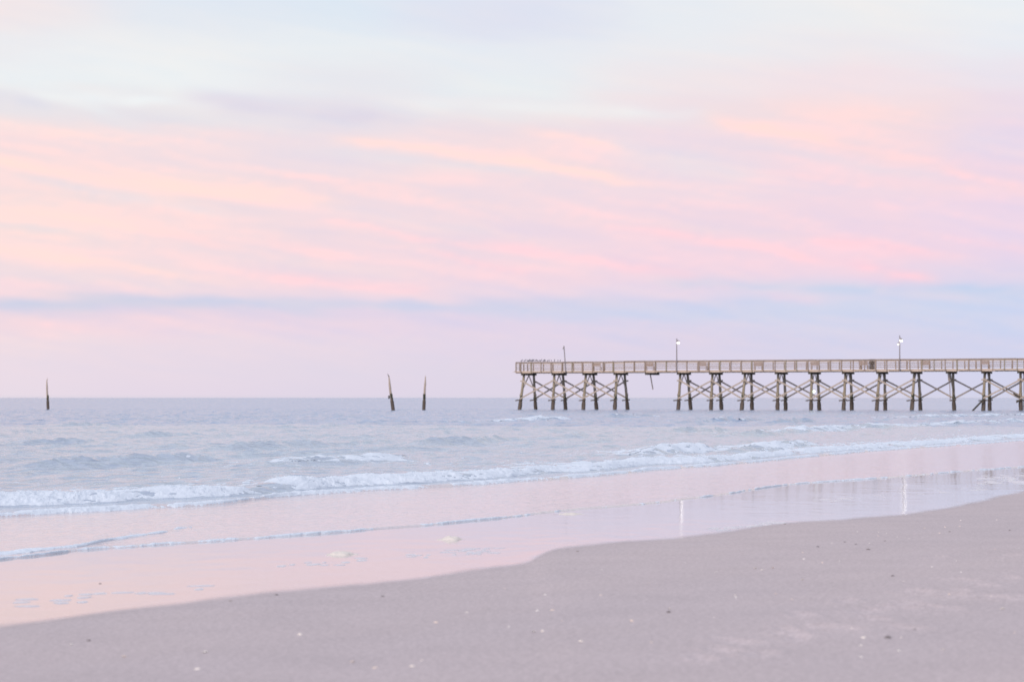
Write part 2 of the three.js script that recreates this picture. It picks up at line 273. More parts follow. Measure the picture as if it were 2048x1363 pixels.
{
  const rows = gridRows([[2.5, 9, 0.05], [9, 15.5, 0.005], [15.5, 60, 0.0045], [60, 420, 0.05]]), cols = 420, half = 0.34;
  const g = sheet(rows, cols, half, (X, D, step) => {
    const s0 = (D - wetEdge(X)) * PERP; if (s0 > 14) return null;
    let y = bed(X, D); const dry = smooth(0.3, -1.2, s0);
    y += dry * (0.010 * fbm((X * AL + D * DL) * 0.12 + 3, (-X * DL + D * AL) * 0.4, 2) + (step < 0.1 ? 0.001 * fbm(X * 2.2, D * 2.2, 3) - 0.014 * prints(X, D)[0] : 0));
    y += (1 - dry) * (0.0012 * noise(X * 0.8, D * 0.4) + 0.0010 * noise(X * 3.1 + 7, D * 1.6) + 0.0005 * noise(X * 7, D * 3.4)) * smooth(6, 2, s0);
    return y;
  });
  metreUV(g, 4);
  const p = g.attributes.position, uv1 = new Float32Array(p.count * 2), col = new Float32Array(p.count * 3);
  for (let i = 0; i < p.count; i++) {
    const X = p.getX(i), D = -p.getZ(i), s0 = (D - wetEdge(X)) * PERP;
    uv1[i * 2] = X / 64 + 0.5; uv1[i * 2 + 1] = clamp((s0 + 6) / 12, 0.002, 0.998);
    const al = X * AL + D * DL, pe = -X * DL + D * AL, n = fbm(al * 0.13, pe * 0.5, 3) + 0.5 * fbm(X * 1.1 + 30, D * 0.9, 3), printSheen = prints(X, D)[1];
    // sand stays pale where it has drained and is darker where water stands on it
    const edge = s0 + 0.07 * noise(X * 1.6, D * 0.7) + 0.03 * noise(X * 5, D * 2), drained = smooth(0.12, -0.35, edge);
    const k = mixN(0.88, 1.0, drained) * (1 + 0.055 * n) * (1 + 0.13 * printSheen * drained);  // sky sheen of the prints is painted in as lighter vertex colour
    col[i * 3] = k; col[i * 3 + 1] = k * (1 - 0.012 * n); col[i * 3 + 2] = k * (1 - 0.03 * n);
  }
  g.setAttribute('uv1', new THREE.BufferAttribute(uv1, 2)); g.setAttribute('color', new THREE.BufferAttribute(col, 3));
  const sandMap = tex(1024, (u, v, c) => { const n = 0.86 + 0.03 * fbm(u * 6, v * 6, 4, 6) + 0.08 * noise(u * 220, v * 220, 220) + 0.05 * noise(u * 90, v * 90, 90); c[0] = n; c[1] = n * 0.992; c[2] = n * 0.985; }, { srgb: true });
  const sandBump = tex(1024, (u, v, c) => { c[0] = c[1] = c[2] = 0.5 + 0.22 * noise(u * 200, v * 200, 200) + 0.2 * fbm(u * 24, v * 24, 3, 24); });
  // where the film of water lies: white wet, black drained
  const film = tex(1024, (u, v, c) => { const X = (u - 0.5) * 64, s = v * 12 - 6, e = s + 0.07 * noise(X * 1.6, 3.1) + 0.035 * noise(X * 6, s * 3) + 0.02 * noise(X * 17, s * 8); c[0] = c[1] = c[2] = smooth(-0.20, 0.14, e); }, { w: 2048, h: 1024 });
  film.channel = 1; film.wrapS = film.wrapT = THREE.ClampToEdgeWrapping;
  const m = new THREE.MeshPhysicalMaterial({ color: rgb(0.575, 0.50, 0.53), map: sandMap, bumpMap: sandBump, bumpScale: 0.0015, roughness: 0.72, vertexColors: true, clearcoat: 1, clearcoatMap: film, clearcoatRoughness: 0.065 });
  structure(new THREE.Mesh(g, m), 'beach');
}
console.log('beach done');

// ---- thin sheet of swash, then the open sea
const rippleBump = tex(1024, (u, v, c) => { const a = fbm(u * 8, v * 26, 4, 0), b = noise(u * 30 + 4, v * 88); c[0] = c[1] = c[2] = 0.5 + 0.42 * a + 0.12 * b; });
function tileable(fn) { return (u, v, c) => { const w = (a) => smooth(0, 1, a); const A = [0, 0, 0], B = [0, 0, 0], C = [0, 0, 0], E = [0, 0, 0]; fn(u, v, A); fn(u - 1, v, B); fn(u, v - 1, C); fn(u - 1, v - 1, E); const x = w(u), y = w(v); const n = Math.sqrt((x * x + (1 - x) * (1 - x)) * (y * y + (1 - y) * (1 - y))); for (let k = 0; k < 3; k++) c[k] = 0.5 + ((A[k] - .5) * (1 - x) * (1 - y) + (B[k] - .5) * x * (1 - y) + (C[k] - .5) * (1 - x) * y + (E[k] - .5) * x * y) / n; }; }
const seaBump = tex(1024, tileable((u, v, c) => { const a = fbm(u * 10 + 3, v * 26 + 1, 5), r = 1 - Math.abs(noise(u * 14, v * 34)); c[0] = c[1] = c[2] = 0.3 + 0.4 * a + 0.28 * r * r; }));
const rows = gridRows([[13, 72, 0.0027], [72, 300, 0.006], [300, 90000, 0.04]]);
const COLS = 820, HALF = 0.29;
const filmRows = rows.filter((d) => d < 110);
{
  const g = sheet(filmRows, COLS, HALF, (X, D, step) => {
    const s1 = (D - swashEdge(X)) * PERP, s3 = (D - boreEdge(X)) * PERP; if (s1 < -0.5 || s3 > 0.6) return null;
    const h = water(X, D, step); return s3 > 0.2 ? h - (s3 - 0.2) * 0.5 : h;
  });
  metreUV(g, 5);
  structure(new THREE.Mesh(g, new THREE.MeshPhysicalMaterial({ color: rgb(0.48, 0.42, 0.46), roughness: 0.12, ior: 1.33, bumpMap: seaBump, bumpScale: 0.013 })), 'swash_water');
}
const SPLIT = 120, splitAt = (X) => SPLIT + 9 * noise(X * 0.05, 2.3) + 4 * noise(X * 0.21, 8.1);   // wavy seam; the sea beyond it is bluer and rougher
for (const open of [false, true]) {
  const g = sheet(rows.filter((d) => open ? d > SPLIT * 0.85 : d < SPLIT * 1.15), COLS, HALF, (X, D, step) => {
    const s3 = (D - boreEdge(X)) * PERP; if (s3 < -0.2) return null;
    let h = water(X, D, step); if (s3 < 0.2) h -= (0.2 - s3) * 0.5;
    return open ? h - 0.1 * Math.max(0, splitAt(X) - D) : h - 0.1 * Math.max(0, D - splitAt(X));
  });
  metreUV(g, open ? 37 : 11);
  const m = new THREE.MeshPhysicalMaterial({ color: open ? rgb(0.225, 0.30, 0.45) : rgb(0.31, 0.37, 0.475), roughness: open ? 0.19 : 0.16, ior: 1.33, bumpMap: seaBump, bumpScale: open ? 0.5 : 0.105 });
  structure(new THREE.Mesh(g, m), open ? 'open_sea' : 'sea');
}
console.log('sea done');
// ---- foam on the breakers: billows standing on the water where it has broken. Strips that follow each front.
{
  const geos = [];
  // place(t, u): ground point t metres along the front and u metres to seaward of it
  function strip(place, t0, t1, dt, us, foam, size = 1) {
    const ts = []; for (let t = t0; t <= t1; t += dt(t)) ts.push(t);
    const n = us.length, pos = new Float32Array(ts.length * n * 3), keep = new Uint8Array(ts.length * n);
    ts.forEach((t, a) => us.forEach((u, b) => {
      const [X, D] = place(t, u), h = water(X, D, 0.1), f = foam(), al = X * AL + D * DL, pe = -X * DL + D * AL, k = a * n + b;
      const v = f + 0.34 * fbm(al * 1.9, pe * 4.2, 4) + 0.07 * noise(al * 9, pe * 18), amp = smooth(-0.02, 0.3, v) * size;
      const wx = 0.35 * noise(al * 2.1, pe * 3 + 6);
      const b1 = 1 - Math.abs(noise(al * 2.6 + wx, pe * 4.0)), b2 = 1 - Math.abs(noise(al * 6.5 + 4, pe * 8 + wx)), b3 = 1 - Math.abs(noise(al * 15, pe * 17)), b4 = noise(al * 34, pe * 36);
      pos[k * 3] = X; pos[k * 3 + 2] = -D; pos[k * 3 + 1] = h + 0.15 * clamp(v, -0.2, 0.05) + amp * (0.055 * (b1 - 0.6) + 0.036 * (b2 - 0.6) + 0.02 * (b3 - 0.6) + 0.005 * b4);
      keep[k] = v > -0.11 ? 1 : 0;
    }));
    const idx = [];
    for (let a = 0; a < ts.length - 1; a++) for (let b = 0; b < n - 1; b++) { const p = a * n + b, q = p + n; if (keep[p] | keep[q] | keep[p + 1] | keep[q + 1]) idx.push(p, p + 1, q, q, p + 1, q + 1); }
    const g = new THREE.BufferGeometry(); g.setAttribute('position', new THREE.BufferAttribute(pos, 3)); g.setIndex(idx); g.computeVertexNormals(); geos.push(g);
  }
  const span = (a, b, g0, grow) => { const r = []; for (let u = a, d = g0; u < b; u += d, d *= grow) r.push(u); return r; };
  const along = (c) => (X, u) => [X, c(X) + u / PERP];
  const far = (c, k) => (X) => k * Math.max(15, c(X));            // finer near, coarser far
  strip(along(boreToe), -14, 24, far(boreToe, 0.00042), span(-0.35, 3.2, 0.022, 1.016), () => foamOf[3]);
  strip(along(boreEdge), -12, 18, far(boreEdge, 0.00046), span(-0.3, 0.5, 0.02, 1.01), () => foamOf[2], 0.55);
  strip(along(swashEdge2), -12, swash2End + 0.3, far(swashEdge2, 0.0006), span(-0.3, 0.6, 0.016, 1.01), () => foamOf[1], 0.35);
  strip(along(swashEdge), -10, 12, far(swashEdge, 0.0006), span(-0.2, 0.3, 0.016, 1.01), () => foamOf[0], 0.2);
  for (const w of WAVES) if (w.f > 0) strip((t, u) => [w.ax + t * w.tx - u * w.td, w.ad + t * w.td + u * w.tx], -0.3 * w.L, 1.3 * w.L, () => 0.0009 * w.D, span(-0.6, 3, 0.0006 * w.D, 1.02), () => w.now, Math.min(1.2, w.D / 70));
  // thin lace trailing to seaward of the bore, opening into threads
  { let cell = [0, 0]; const base = along(boreToe), put = (X, u) => { cell = [X, u]; return base(X, u); };
    strip(put, -14, 24, far(boreToe, 0.0006), span(0.5, 9, 0.035, 1.012), () => { const [X, u] = cell, D = boreToe(X) + u / PERP, al = X * AL + D * DL, pe = -X * DL + D * AL, w = noise(al * 0.7, pe * 1.2), web = 1 - Math.abs(noise(al * 0.9 + w * 0.6, pe * 2.2 + w)) * 2.4, dens = Math.exp(-u / 3.2) * (0.75 + 0.8 * noise(al * 0.16, pe * 0.2 + 3)); return -0.31 + 0.42 * dens + 0.13 * web; }, 0.12); }
  for (const w of WAVES) if (w.f > 0.3) { let cell = [0, 0];
    strip((t, u) => { cell = [t, u]; return [w.ax + t * w.tx - u * w.td, w.ad + t * w.td + u * w.tx]; }, -0.6 * w.L, 1.6 * w.L, () => 0.0011 * w.D, span(0.4, 6, 0.0009 * w.D, 1.015), () => { const [t, u] = cell, k = noise(t * 0.5 + w.ax, u * 1.1), web = 1 - Math.abs(noise(t * 0.7 + k, u * 1.6 + w.ad)) * 2.4; return -0.34 + 0.36 * Math.exp(-u / 2.8) * smooth(-0.6, 0.2, t / w.L) * smooth(1.6, 0.8, t / w.L) + 0.13 * web; }, 0.12); }
  const g = mergeGeometries(geos); metreUV(g, 1.5);
  console.log('foam triangles', g.index.count / 3);
  const foamBump = tex(512, tileable((u, v, c) => { const a = 1 - Math.abs(noise(u * 22, v * 22)), b = 1 - Math.abs(noise(u * 50 + 7, v * 50)); c[0] = c[1] = c[2] = 0.5 * a + 0.4 * b; }));
  const m = new THREE.MeshPhysicalMaterial({ color: rgb(0.58, 0.64, 0.73), roughness: 0.8, bumpMap: foamBump, bumpScale: 0.01 });
  const o = structure(new THREE.Mesh(g, m), 'breaker_foam', 'stuff');
  o.userData.label = 'white foam churned along the low breaking waves near the beach'; o.userData.category = 'sea foam';
}
console.log('foam done');

// ---------------------------------------------------------------- objects
const taken = {};
function numbered(n) { const k = taken[n] = (taken[n] ?? -1) + 1; return k ? `${n}_${String(k).padStart(3, '0')}` : n; }
function thing(name, label, category, group) { const o = new THREE.Group(); o.name = numbered(name); o.userData = { label, category }; if (group) o.userData.group = group; scene.add(o); return o; }
function part(parent, name, geo, mat) { const m = new THREE.Mesh(geo, mat); m.name = name; m.castShadow = m.receiveShadow = true; parent.add(m); return m; }
function partGroup(parent, name) { const g = new THREE.Group(); g.name = name; parent.add(g); return g; }
const V = (x, y, z) => new THREE.Vector3(x, y, z);
const UNIT = new THREE.BoxGeometry(1, 1, 1);
// a squared timber from a to b; w is its width across `side`, t its other thickness
function beam(parent, name, a, b, w, t, mat, side = V(0, 1, 0)) {
  const m = part(parent, name, UNIT, mat), x = b.clone().sub(a), L = x.length(); x.normalize();
  const z = x.clone().cross(side).normalize(), y = z.clone().cross(x);
  m.quaternion.setFromRotationMatrix(new THREE.Matrix4().makeBasis(x, y, z)); m.position.copy(a).add(b).multiplyScalar(0.5); m.scale.set(L, w, t); return m;
}
// a round, slightly crooked timber through points with radii
function pole(points, radii, sides = 10, seed = 1, rough = 0.06) {
  const n = points.length, pos = [], uv = [], idx = [];
  for (let j = 0; j < n; j++) for (let i = 0; i <= sides; i++) {
    const a = i / sides * Math.PI * 2, r = radii[j] * (1 + rough * noise(Math.cos(a) * 1.7 + seed * 7.3, j * 0.9 + Math.sin(a) * 1.7));
    pos.push(points[j].x + Math.cos(a) * r, points[j].y, points[j].z + Math.sin(a) * r); uv.push(points[j].y * 0.35, i / sides);
  }
  for (let j = 0; j < n - 1; j++) for (let i = 0; i < sides; i++) { const a = j * (sides + 1) + i, b = a + 1, c = a + sides + 1, d = c + 1; idx.push(a, c, b, b, c, d); }
  const top = pos.length / 3; pos.push(points[n - 1].x, points[n - 1].y + 0.01, points[n - 1].z); uv.push(points[n - 1].y * .35, .5);
  for (let i = 0; i < sides; i++) idx.push((n - 1) * (sides + 1) + i, top, (n - 1) * (sides + 1) + i + 1);
  const g = new THREE.BufferGeometry(); g.setAttribute('position', new THREE.Float32BufferAttribute(pos, 3)); g.setAttribute('uv', new THREE.Float32BufferAttribute(uv, 2)); g.setIndex(idx); g.computeVertexNormals(); return g;
}
const lerpPts = (a, b, n) => [...Array(n)].map((_, i) => a.clone().lerp(b, i / (n - 1)));

// ---- the fishing pier
const A0 = V(1.96, 0, -280), A1 = V(54.2, 0, -256.5), SP = A1.clone().sub(A0).divideScalar(15), ALONG = SP.clone().normalize(), CROSS = V(-ALONG.z, 0, ALONG.x).negate();   // CROSS points to the far side
if (CROSS.z > 0) CROSS.negate();
const HALFW = 1.62, DECK = 4.55;
const at = (i, c, y) => A0.clone().addScaledVector(SP, i).addScaledVector(CROSS, c).setY(y);
const pier = thing('fishing_pier', 'long weathered timber fishing pier on splayed piles with cross bracing and railings', 'pier');
const NB = 19, pr = rng(21);
// offsets of near and far pile at the cap and at the water, as seen; null: missing
const PILES = [[-9.8, -19.2, 9.9, 13.7], [-10, -13.5, 8, 13.7], [-8.8, -14.5, 8, 14.6], [-9.2, -13.8, 8.4, 15.5], null, [-8.6, -14, 9, 16.3], [-9, -12.9, 8.3, 13.4], [-8.8, -17.8, 7.4, 8.9], [-8.4, -10.8, 8, 11.8], [-8, -10.3, 8.8, 13], [-8, -13.9, 7.6, 10.5], [-8.6, -17.4, 7, 9.1], [-7.6, -15.7, 6.8, 11.8], [null, null, 4.8, 8.6], [-7.4, -13.2, 8.3, 10.2], [-7.5, -6.5, 8, 12], [-8, -13, 8, 12], [-8, -14, 8, 13], [-8, -12, 8, 12]];
const pileAt = [];   // per bent: near and far pile as [top, foot]
for (let i = 0; i < NB; i++) {
  const bent = partGroup(pier, 'pile_bent'), scale = F / -at(i, 0, 0).z, c2m = (px) => px / (scale * Math.abs(CROSS.x));
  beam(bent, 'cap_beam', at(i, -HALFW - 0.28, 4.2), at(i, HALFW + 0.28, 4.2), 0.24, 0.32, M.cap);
  const pl = PILES[i]; pileAt[i] = [null, null];
  if (pl) for (let k = 0; k < 2; k++) {
    if (pl[k * 2] === null) continue;
    const top = at(i, c2m(pl[k * 2]), 4.08), low = at(i, c2m(pl[k * 2 + 1]), 0), dir = low.clone().sub(top).divideScalar(4.08);
    const foot = low.clone().addScaledVector(dir, 2.0);
    pileAt[i][k] = [top, low];
    const p = lerpPts(foot, top, 12), q = p.map((v, j) => v.clone().add(V(0.03 * noise(j * 0.6, i * 3 + k), 0, 0)));
    part(bent, 'pile', pole(q, q.map((_, j) => 0.175 - 0.035 * j / 11), 12, i * 2 + k), M.pile);
    const c = lerpPts(foot, top, 12), up = (y) => low.clone().addScaledVector(dir, -y), cp = lerpPts(up(-1.8), up(1.18 + 0.16 * pr()), 10);
    part(bent, 'barnacle_crust', pole(cp, cp.map((_, j) => (j === 9 ? 0.16 : 0.215 + 0.02 * noise(j, i)) * (1 + 0.05 * pr())), 12, i * 2 + k + 50, 0.16), M.crust);
    if (pr() < 0.85) { const wp = lerpPts(up(1.2), up(1.75 + 0.5 * pr()), 5); part(bent, 'weed_band', pole(wp, wp.map((_, j) => 0.18 - 0.012 * j + 0.012 * pr()), 10, i + k + 90, 0.2), M.weed); }
    // bolted collar timbers at the top of the crust
    const cy = up(1.22); beam(bent, 'collar_timber', cy.clone().addScaledVector(ALONG, -0.42 - 0.2 * pr()).add(V(0, -0.04, 0)), cy.clone().addScaledVector(ALONG, 0.3 + 0.15 * pr()).add(V(0, 0.06, 0)), 0.13, 0.1, M.crust).position.addScaledVector(CROSS, -0.2);
    if (pr() < 0.8) { const jy = up(3.42); beam(bent, 'collar_timber', jy.clone().addScaledVector(ALONG, -0.28), jy.clone().addScaledVector(ALONG, 0.3), 0.16, 0.12, M.brace).position.addScaledVector(CROSS, k ? 0.2 : -0.2); }
  }
  const [n, f] = pileAt[i];
  if (n && f) {   // cross braces of the bent
    const pt = (pl2, y) => pl2[1].clone().lerp(pl2[0], y / 4.08);
    beam(bent, 'cross_brace', at(i, -0.42, 4.08).addScaledVector(ALONG, 0.19), pt(f, 1.75).addScaledVector(ALONG, 0.19), 0.13, 0.06, M.brace, CROSS);
    beam(bent, 'cross_brace', at(i, 0.42, 4.08).addScaledVector(ALONG, -0.19), pt(n, 1.75).addScaledVector(ALONG, -0.19), 0.13, 0.06, M.brace, CROSS);
  }
  beam(bent, 'splice_board', at(i, -HALFW - 0.09, 4.415).addScaledVector(ALONG, -0.1), at(i, -HALFW - 0.09, 4.415).addScaledVector(ALONG, 1.24), 0.23, 0.06, M.fascia);
  if (i === 4) beam(bent, 'hanging_plank', at(i, -0.6, 4.08), at(i, 0.2, 2.45), 0.2, 0.06, M.pale, CROSS).rotation.z += 0;
  if (i === 13) {
    beam(bent, 'broken_pile_head', at(i, -1.15, 4.08), at(i, -0.95, 3.3), 0.22, 0.22, M.rail, CROSS);
    beam(bent, 'hanging_plank', at(i, -0.9, 4.0), at(i, -0.62, 1.15), 0.14, 0.06, M.thinRail, CROSS);
    beam(bent, 'cross_brace', at(i, -0.5, 4.08), at(i, 0.8, 1.9), 0.2, 0.08, M.pile, CROSS);
  }
}
// diagonal bracing between bents
for (let i = 0; i < NB - 1; i++) {
  const bay = partGroup(pier, 'bay_bracing');
  for (let k = 0; k < 2; k++) {
    const a = pileAt[i][k], b = pileAt[i + 1][k]; if (!a || !b) continue;
    const pt = (pl, y) => pl[1].clone().lerp(pl[0], y / 4.08), o = k ? 0.21 : -0.21, m = M.brace, w = 0.16;
    const j = () => (pr() - 0.5) * 0.12;
    beam(bay, 'diagonal_brace', pt(a, 3.42 + j()).addScaledVector(CROSS, o), pt(b, 1.42 + j()).addScaledVector(CROSS, o), w, 0.07, m);
    beam(bay, 'diagonal_brace', pt(a, 1.42 + j()).addScaledVector(CROSS, o * 1.4), pt(b, 3.42 + j()).addScaledVector(CROSS, o * 1.4), w, 0.07, m);
  }
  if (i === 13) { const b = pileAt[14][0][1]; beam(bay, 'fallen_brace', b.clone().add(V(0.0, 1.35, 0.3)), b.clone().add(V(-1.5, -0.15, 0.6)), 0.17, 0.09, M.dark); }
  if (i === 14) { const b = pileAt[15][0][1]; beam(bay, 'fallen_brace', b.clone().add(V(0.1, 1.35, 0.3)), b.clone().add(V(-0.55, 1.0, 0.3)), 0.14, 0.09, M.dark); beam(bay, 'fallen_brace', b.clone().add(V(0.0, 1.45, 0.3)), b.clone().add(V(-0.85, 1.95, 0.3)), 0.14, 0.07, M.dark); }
}
if (!pileAt[13][0]) { /* two bays keep only their far bracing */ }
// deck: stringers, planks, edge boards
const END0 = -0.28, END1 = NB - 1 + 0.4;
const boards = [];
for (let i = END0; i < END1; i += 0.042) { const g = new THREE.BoxGeometry(0.145, 0.05, 2 * HALFW + 0.05 + 0.05 * pr()); const p = at(i, 0, DECK); g.rotateY(-Math.atan2(ALONG.z, ALONG.x)); g.translate(p.x, DECK + 0.004 * (pr() - 0.5), p.z); boards.push(g); }
part(pier, 'deck_planks', mergeGeometries(boards), M.rail).userData.kind = 'stuff';
for (let i = 0; i < NB - 1; i++) {
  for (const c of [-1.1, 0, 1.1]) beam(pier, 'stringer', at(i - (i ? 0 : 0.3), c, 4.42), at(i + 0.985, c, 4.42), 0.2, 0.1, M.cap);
  for (const c of [-HALFW - 0.03, HALFW + 0.03]) beam(pier, 'edge_board', at(i - (i ? 0 : 0.26), c, 4.475), at(i + 0.997, c, 4.475 + (pr() - 0.5) * 0.012), 0.19, 0.05, M.fascia);
}
beam(pier, 'projecting_plank', at(-0.1, -0.9, DECK - 0.055), at(-0.42, -0.9, DECK - 0.065), 0.05, 0.22, M.pale, CROSS.clone().cross(ALONG));
// railings: a section per bay with three posts
for (let i = 0; i < NB - 1; i++) for (const side of [-1, 1]) {
  const sec = partGroup(pier, 'railing_section'), c = side * (HALFW + 0.1), s0 = i ? i - 0.08 : -0.22, s1 = i + 0.918;
  const sag = i < 3 ? -0.05 : 0, dy = () => (pr() - 0.5) * 0.03 + sag;
  for (let k = 0; k < 3; k++) {
    const u = i - 0.06 + k / 3 + (pr() - 0.5) * 0.03, lean = (pr() - 0.5) * 0.05, w = 0.1 + 0.05 * (pr() < 0.3);
    beam(sec, 'post', at(u, c + side * 0.02, DECK - 0.22), at(u + lean * 0.3, c + side * 0.02 + lean, 5.61 + sag), w, 0.1, pr() < 0.35 ? M.pile : M.post, ALONG);
  }
  beam(sec, 'top_rail', at(s0, c, 5.645 + dy()), at(s1, c, 5.645 + dy()), 0.05, 0.17, M.post);
  beam(sec, 'upper_board', at(s0, c - side * 0.07, 5.515 + dy()), at(s1, c - side * 0.07, 5.515 + dy()), 0.13, 0.04, M.pale);
  for (const y of [5.27, 5.04, 4.82]) beam(sec, 'rail', at(s0, c - side * 0.07, y + dy()), at(s1, c - side * 0.07, y + dy()), 0.055, 0.04, M.thinRail);
}
{ const sec = partGroup(pier, 'railing_section'); for (let k = 0; k < 4; k++) { const c = -HALFW - 0.05 + (2 * HALFW + 0.1) * k / 3; beam(sec, 'post', at(-0.235, c, DECK - 0.2), at(-0.235, c, 5.56), 0.1, 0.1, M.post, ALONG); } for (const y of [5.58, 5.25, 5.0, 4.8]) beam(sec, 'rail', at(-0.25, -HALFW, y), at(-0.25, HALFW, y), 0.07, 0.05, M.rail); }
console.log('pier done');

// bent number on the pier for a column of the photograph
const bentOf = (px) => { let lo = -1, hi = 18; for (let k = 0; k < 40; k++) { const m = (lo + hi) / 2, p = at(m, 0, 0); if (1024 + p.x / -p.z * F < px) lo = m; else hi = m; } return lo; };

// ---- lamp posts on the railing
const globeGeo = new THREE.SphereGeometry(0.14, 20, 14);
function lampPost(px, height, lean, lit, label, globes) {
  const o = thing('lamp_post', label, 'lamp post', 'lamp posts along the pier railing'), c = -HALFW - 0.2, p = at(bentOf(px + 11.5), c, DECK - 0.1);
  o.position.copy(p); const H2 = height - p.y, top = V(lean, H2, 0);
  part(o, 'pole', pole(lerpPts(V(0, -0.1, 0), top, 6), [0.07, 0.065, 0.06, 0.055, 0.05, 0.045], 8, px, 0.02), M.metal);
  globes.forEach(([gx, gy, s, e]) => {
    const arm = part(o, 'arm', new THREE.TubeGeometry(new THREE.QuadraticBezierCurve3(V(lean * gy / H2, gy + 0.3, 0), V(gx * 0.9, gy + 0.36, 0.05), V(gx, gy + 0.15 * s, 0.08)), 8, 0.028, 6), M.metal);
    const hood = part(o, 'lamp_hood', new THREE.LatheGeometry([[0.03, 0.22], [0.09, 0.2], [0.15, 0.13], [0.19, 0.06], [0.185, 0.05]].map(([r, y]) => new THREE.Vector2(r * s, y * s)), 14), M.metal); hood.position.set(gx, gy, 0.08);
    const gl = part(o, 'lamp_globe', globeGeo, lit ? new THREE.MeshStandardMaterial({ color: 0xffffff, emissive: new THREE.Color().setRGB(1, 0.97, 0.86), emissiveIntensity: e, roughness: 0.4 }) : new THREE.MeshStandardMaterial({ color: rgb(0.7, 0.66, 0.62), roughness: 0.35 }));
    gl.position.set(gx, gy, 0.08); gl.scale.setScalar(s);
    if (lit) { const l = new THREE.PointLight(new THREE.Color().setRGB(1, 0.95, 0.82), 0.35 * e / 5 * s, 0, 2); l.position.copy(gl.position); l.castShadow = true; l.shadow.radius = 8; o.add(l); }
  });
  return o;
}
lampPost(1353.5, 8.13, 0, true, 'slim lamp post with one lit globe above the pier railing beside the missing piles', [[0.17, 3.22, 1, 5]]);
lampPost(1797.5, 8.2, 0, true, 'slim lamp post with a large and a small lit globe, above the pier railing', [[0.14, 3.2, 1.05, 5], [-0.17, 2.8, 0.6, 3]]);
lampPost(1132.5, 7.42, -0.2, false, 'crooked unlit lamp post leaning beside the row of perched birds on the pier', [[-0.26, 2.62, 0.7, 0]]);
// small light on a pile
{
  const o = thing('pile_light', 'small bright greenish light mounted on a pier pile under the deck', 'light'), p = pileAt[9][0]; o.position.copy(p[1].clone().lerp(p[0], 2.2 / 4.08)).add(V(0.28, 0, 0.12));
  part(o, 'bracket', new THREE.BoxGeometry(0.16, 0.06, 0.06), M.metal).position.set(-0.12, 0.0, -0.02);
  part(o, 'light_housing', new THREE.CylinderGeometry(0.1, 0.12, 0.08, 12), M.metal).position.y = 0.17;
  const gl = part(o, 'light_globe', globeGeo, new THREE.MeshStandardMaterial({ color: 0xffffff, emissive: new THREE.Color().setRGB(0.72, 1, 0.72), emissiveIntensity: 4, roughness: 0.4 })); gl.scale.set(0.75, 1.0, 0.75);
  const l = new THREE.PointLight(new THREE.Color().setRGB(0.75, 1, 0.75), 0.25, 0, 2); l.castShadow = true; l.shadow.radius = 6; o.add(l);
}
// ---- benches and a slatted bin on the deck
function bench(px, label, c = 1.0) {
  const o = thing('bench', label, 'bench', 'benches on the pier deck'); o.position.copy(at(bentOf(px - c * 7), c, DECK + 0.025)); o.rotation.y = -Math.atan2(ALONG.z, ALONG.x);
  for (const z of [-0.16, -0.02, 0.12]) part(o, 'seat_slat', new THREE.BoxGeometry(1.0, 0.04, 0.12), M.bench).position.set(0, 0.44, z);
  for (const y of [0.6, 0.74, 0.86]) part(o, 'back_slat', new THREE.BoxGeometry(1.0, 0.1, 0.03), M.bench).position.set(0, y, 0.22);
  for (const x of [-0.44, 0.44]) { part(o, 'leg', new THREE.BoxGeometry(0.06, 0.42, 0.06), M.post).position.set(x, 0.21, -0.16); part(o, 'leg', new THREE.BoxGeometry(0.06, 0.92, 0.05), M.post).position.set(x, 0.46, 0.18); part(o, 'arm_rest', new THREE.BoxGeometry(0.06, 0.04, 0.42), M.post).position.set(x, 0.64, -0.02); }
}
[[1195, 'low slatted wooden bench on the pier deck nearest the leaning unlit lamp post'], [1301, 'low slatted wooden bench on the pier deck above the gap with the hanging plank'], [1407, 'low slatted wooden bench on the pier deck just past the single globe lamp post'], [1519, 'low slatted wooden bench on the pier deck between a lamp post and the green light'],
  [1633, 'low slatted wooden bench on the pier deck above the pile with the green light'], [1854, 'low slatted wooden bench on the pier deck just past the two globe lamp post'], [1974, 'low slatted wooden bench on the pier deck above the fallen slanting brace']].forEach(([x, l]) => bench(x, l));
{
  bench(1730, 'low wooden slatted bench on the pier deck right beside the dark bin');
  const o = thing('slatted_bin', 'dark slatted timber bin on the pier deck against the railing', 'bin'); o.position.copy(at(bentOf(1742 + 9), -1.3, DECK + 0.025)); o.rotation.y = -Math.atan2(ALONG.z, ALONG.x);
  part(o, 'liner', new THREE.CylinderGeometry(0.2, 0.2, 0.9, 14), M.dark).position.y = 0.47;
  for (let k = 0; k < 6; k++) for (const [x, z, w, d] of [[0, 0.25, 0.56, 0.03], [0, -0.25, 0.56, 0.03], [0.265, 0, 0.03, 0.47], [-0.265, 0, 0.03, 0.47]]) part(o, 'slat', new THREE.BoxGeometry(w, 0.12, d), M.bin).position.set(x, 0.1 + k * 0.165, z);
  part(o, 'lid', new THREE.CylinderGeometry(0.28, 0.32, 0.09, 16), M.bin).position.y = 1.06;
}
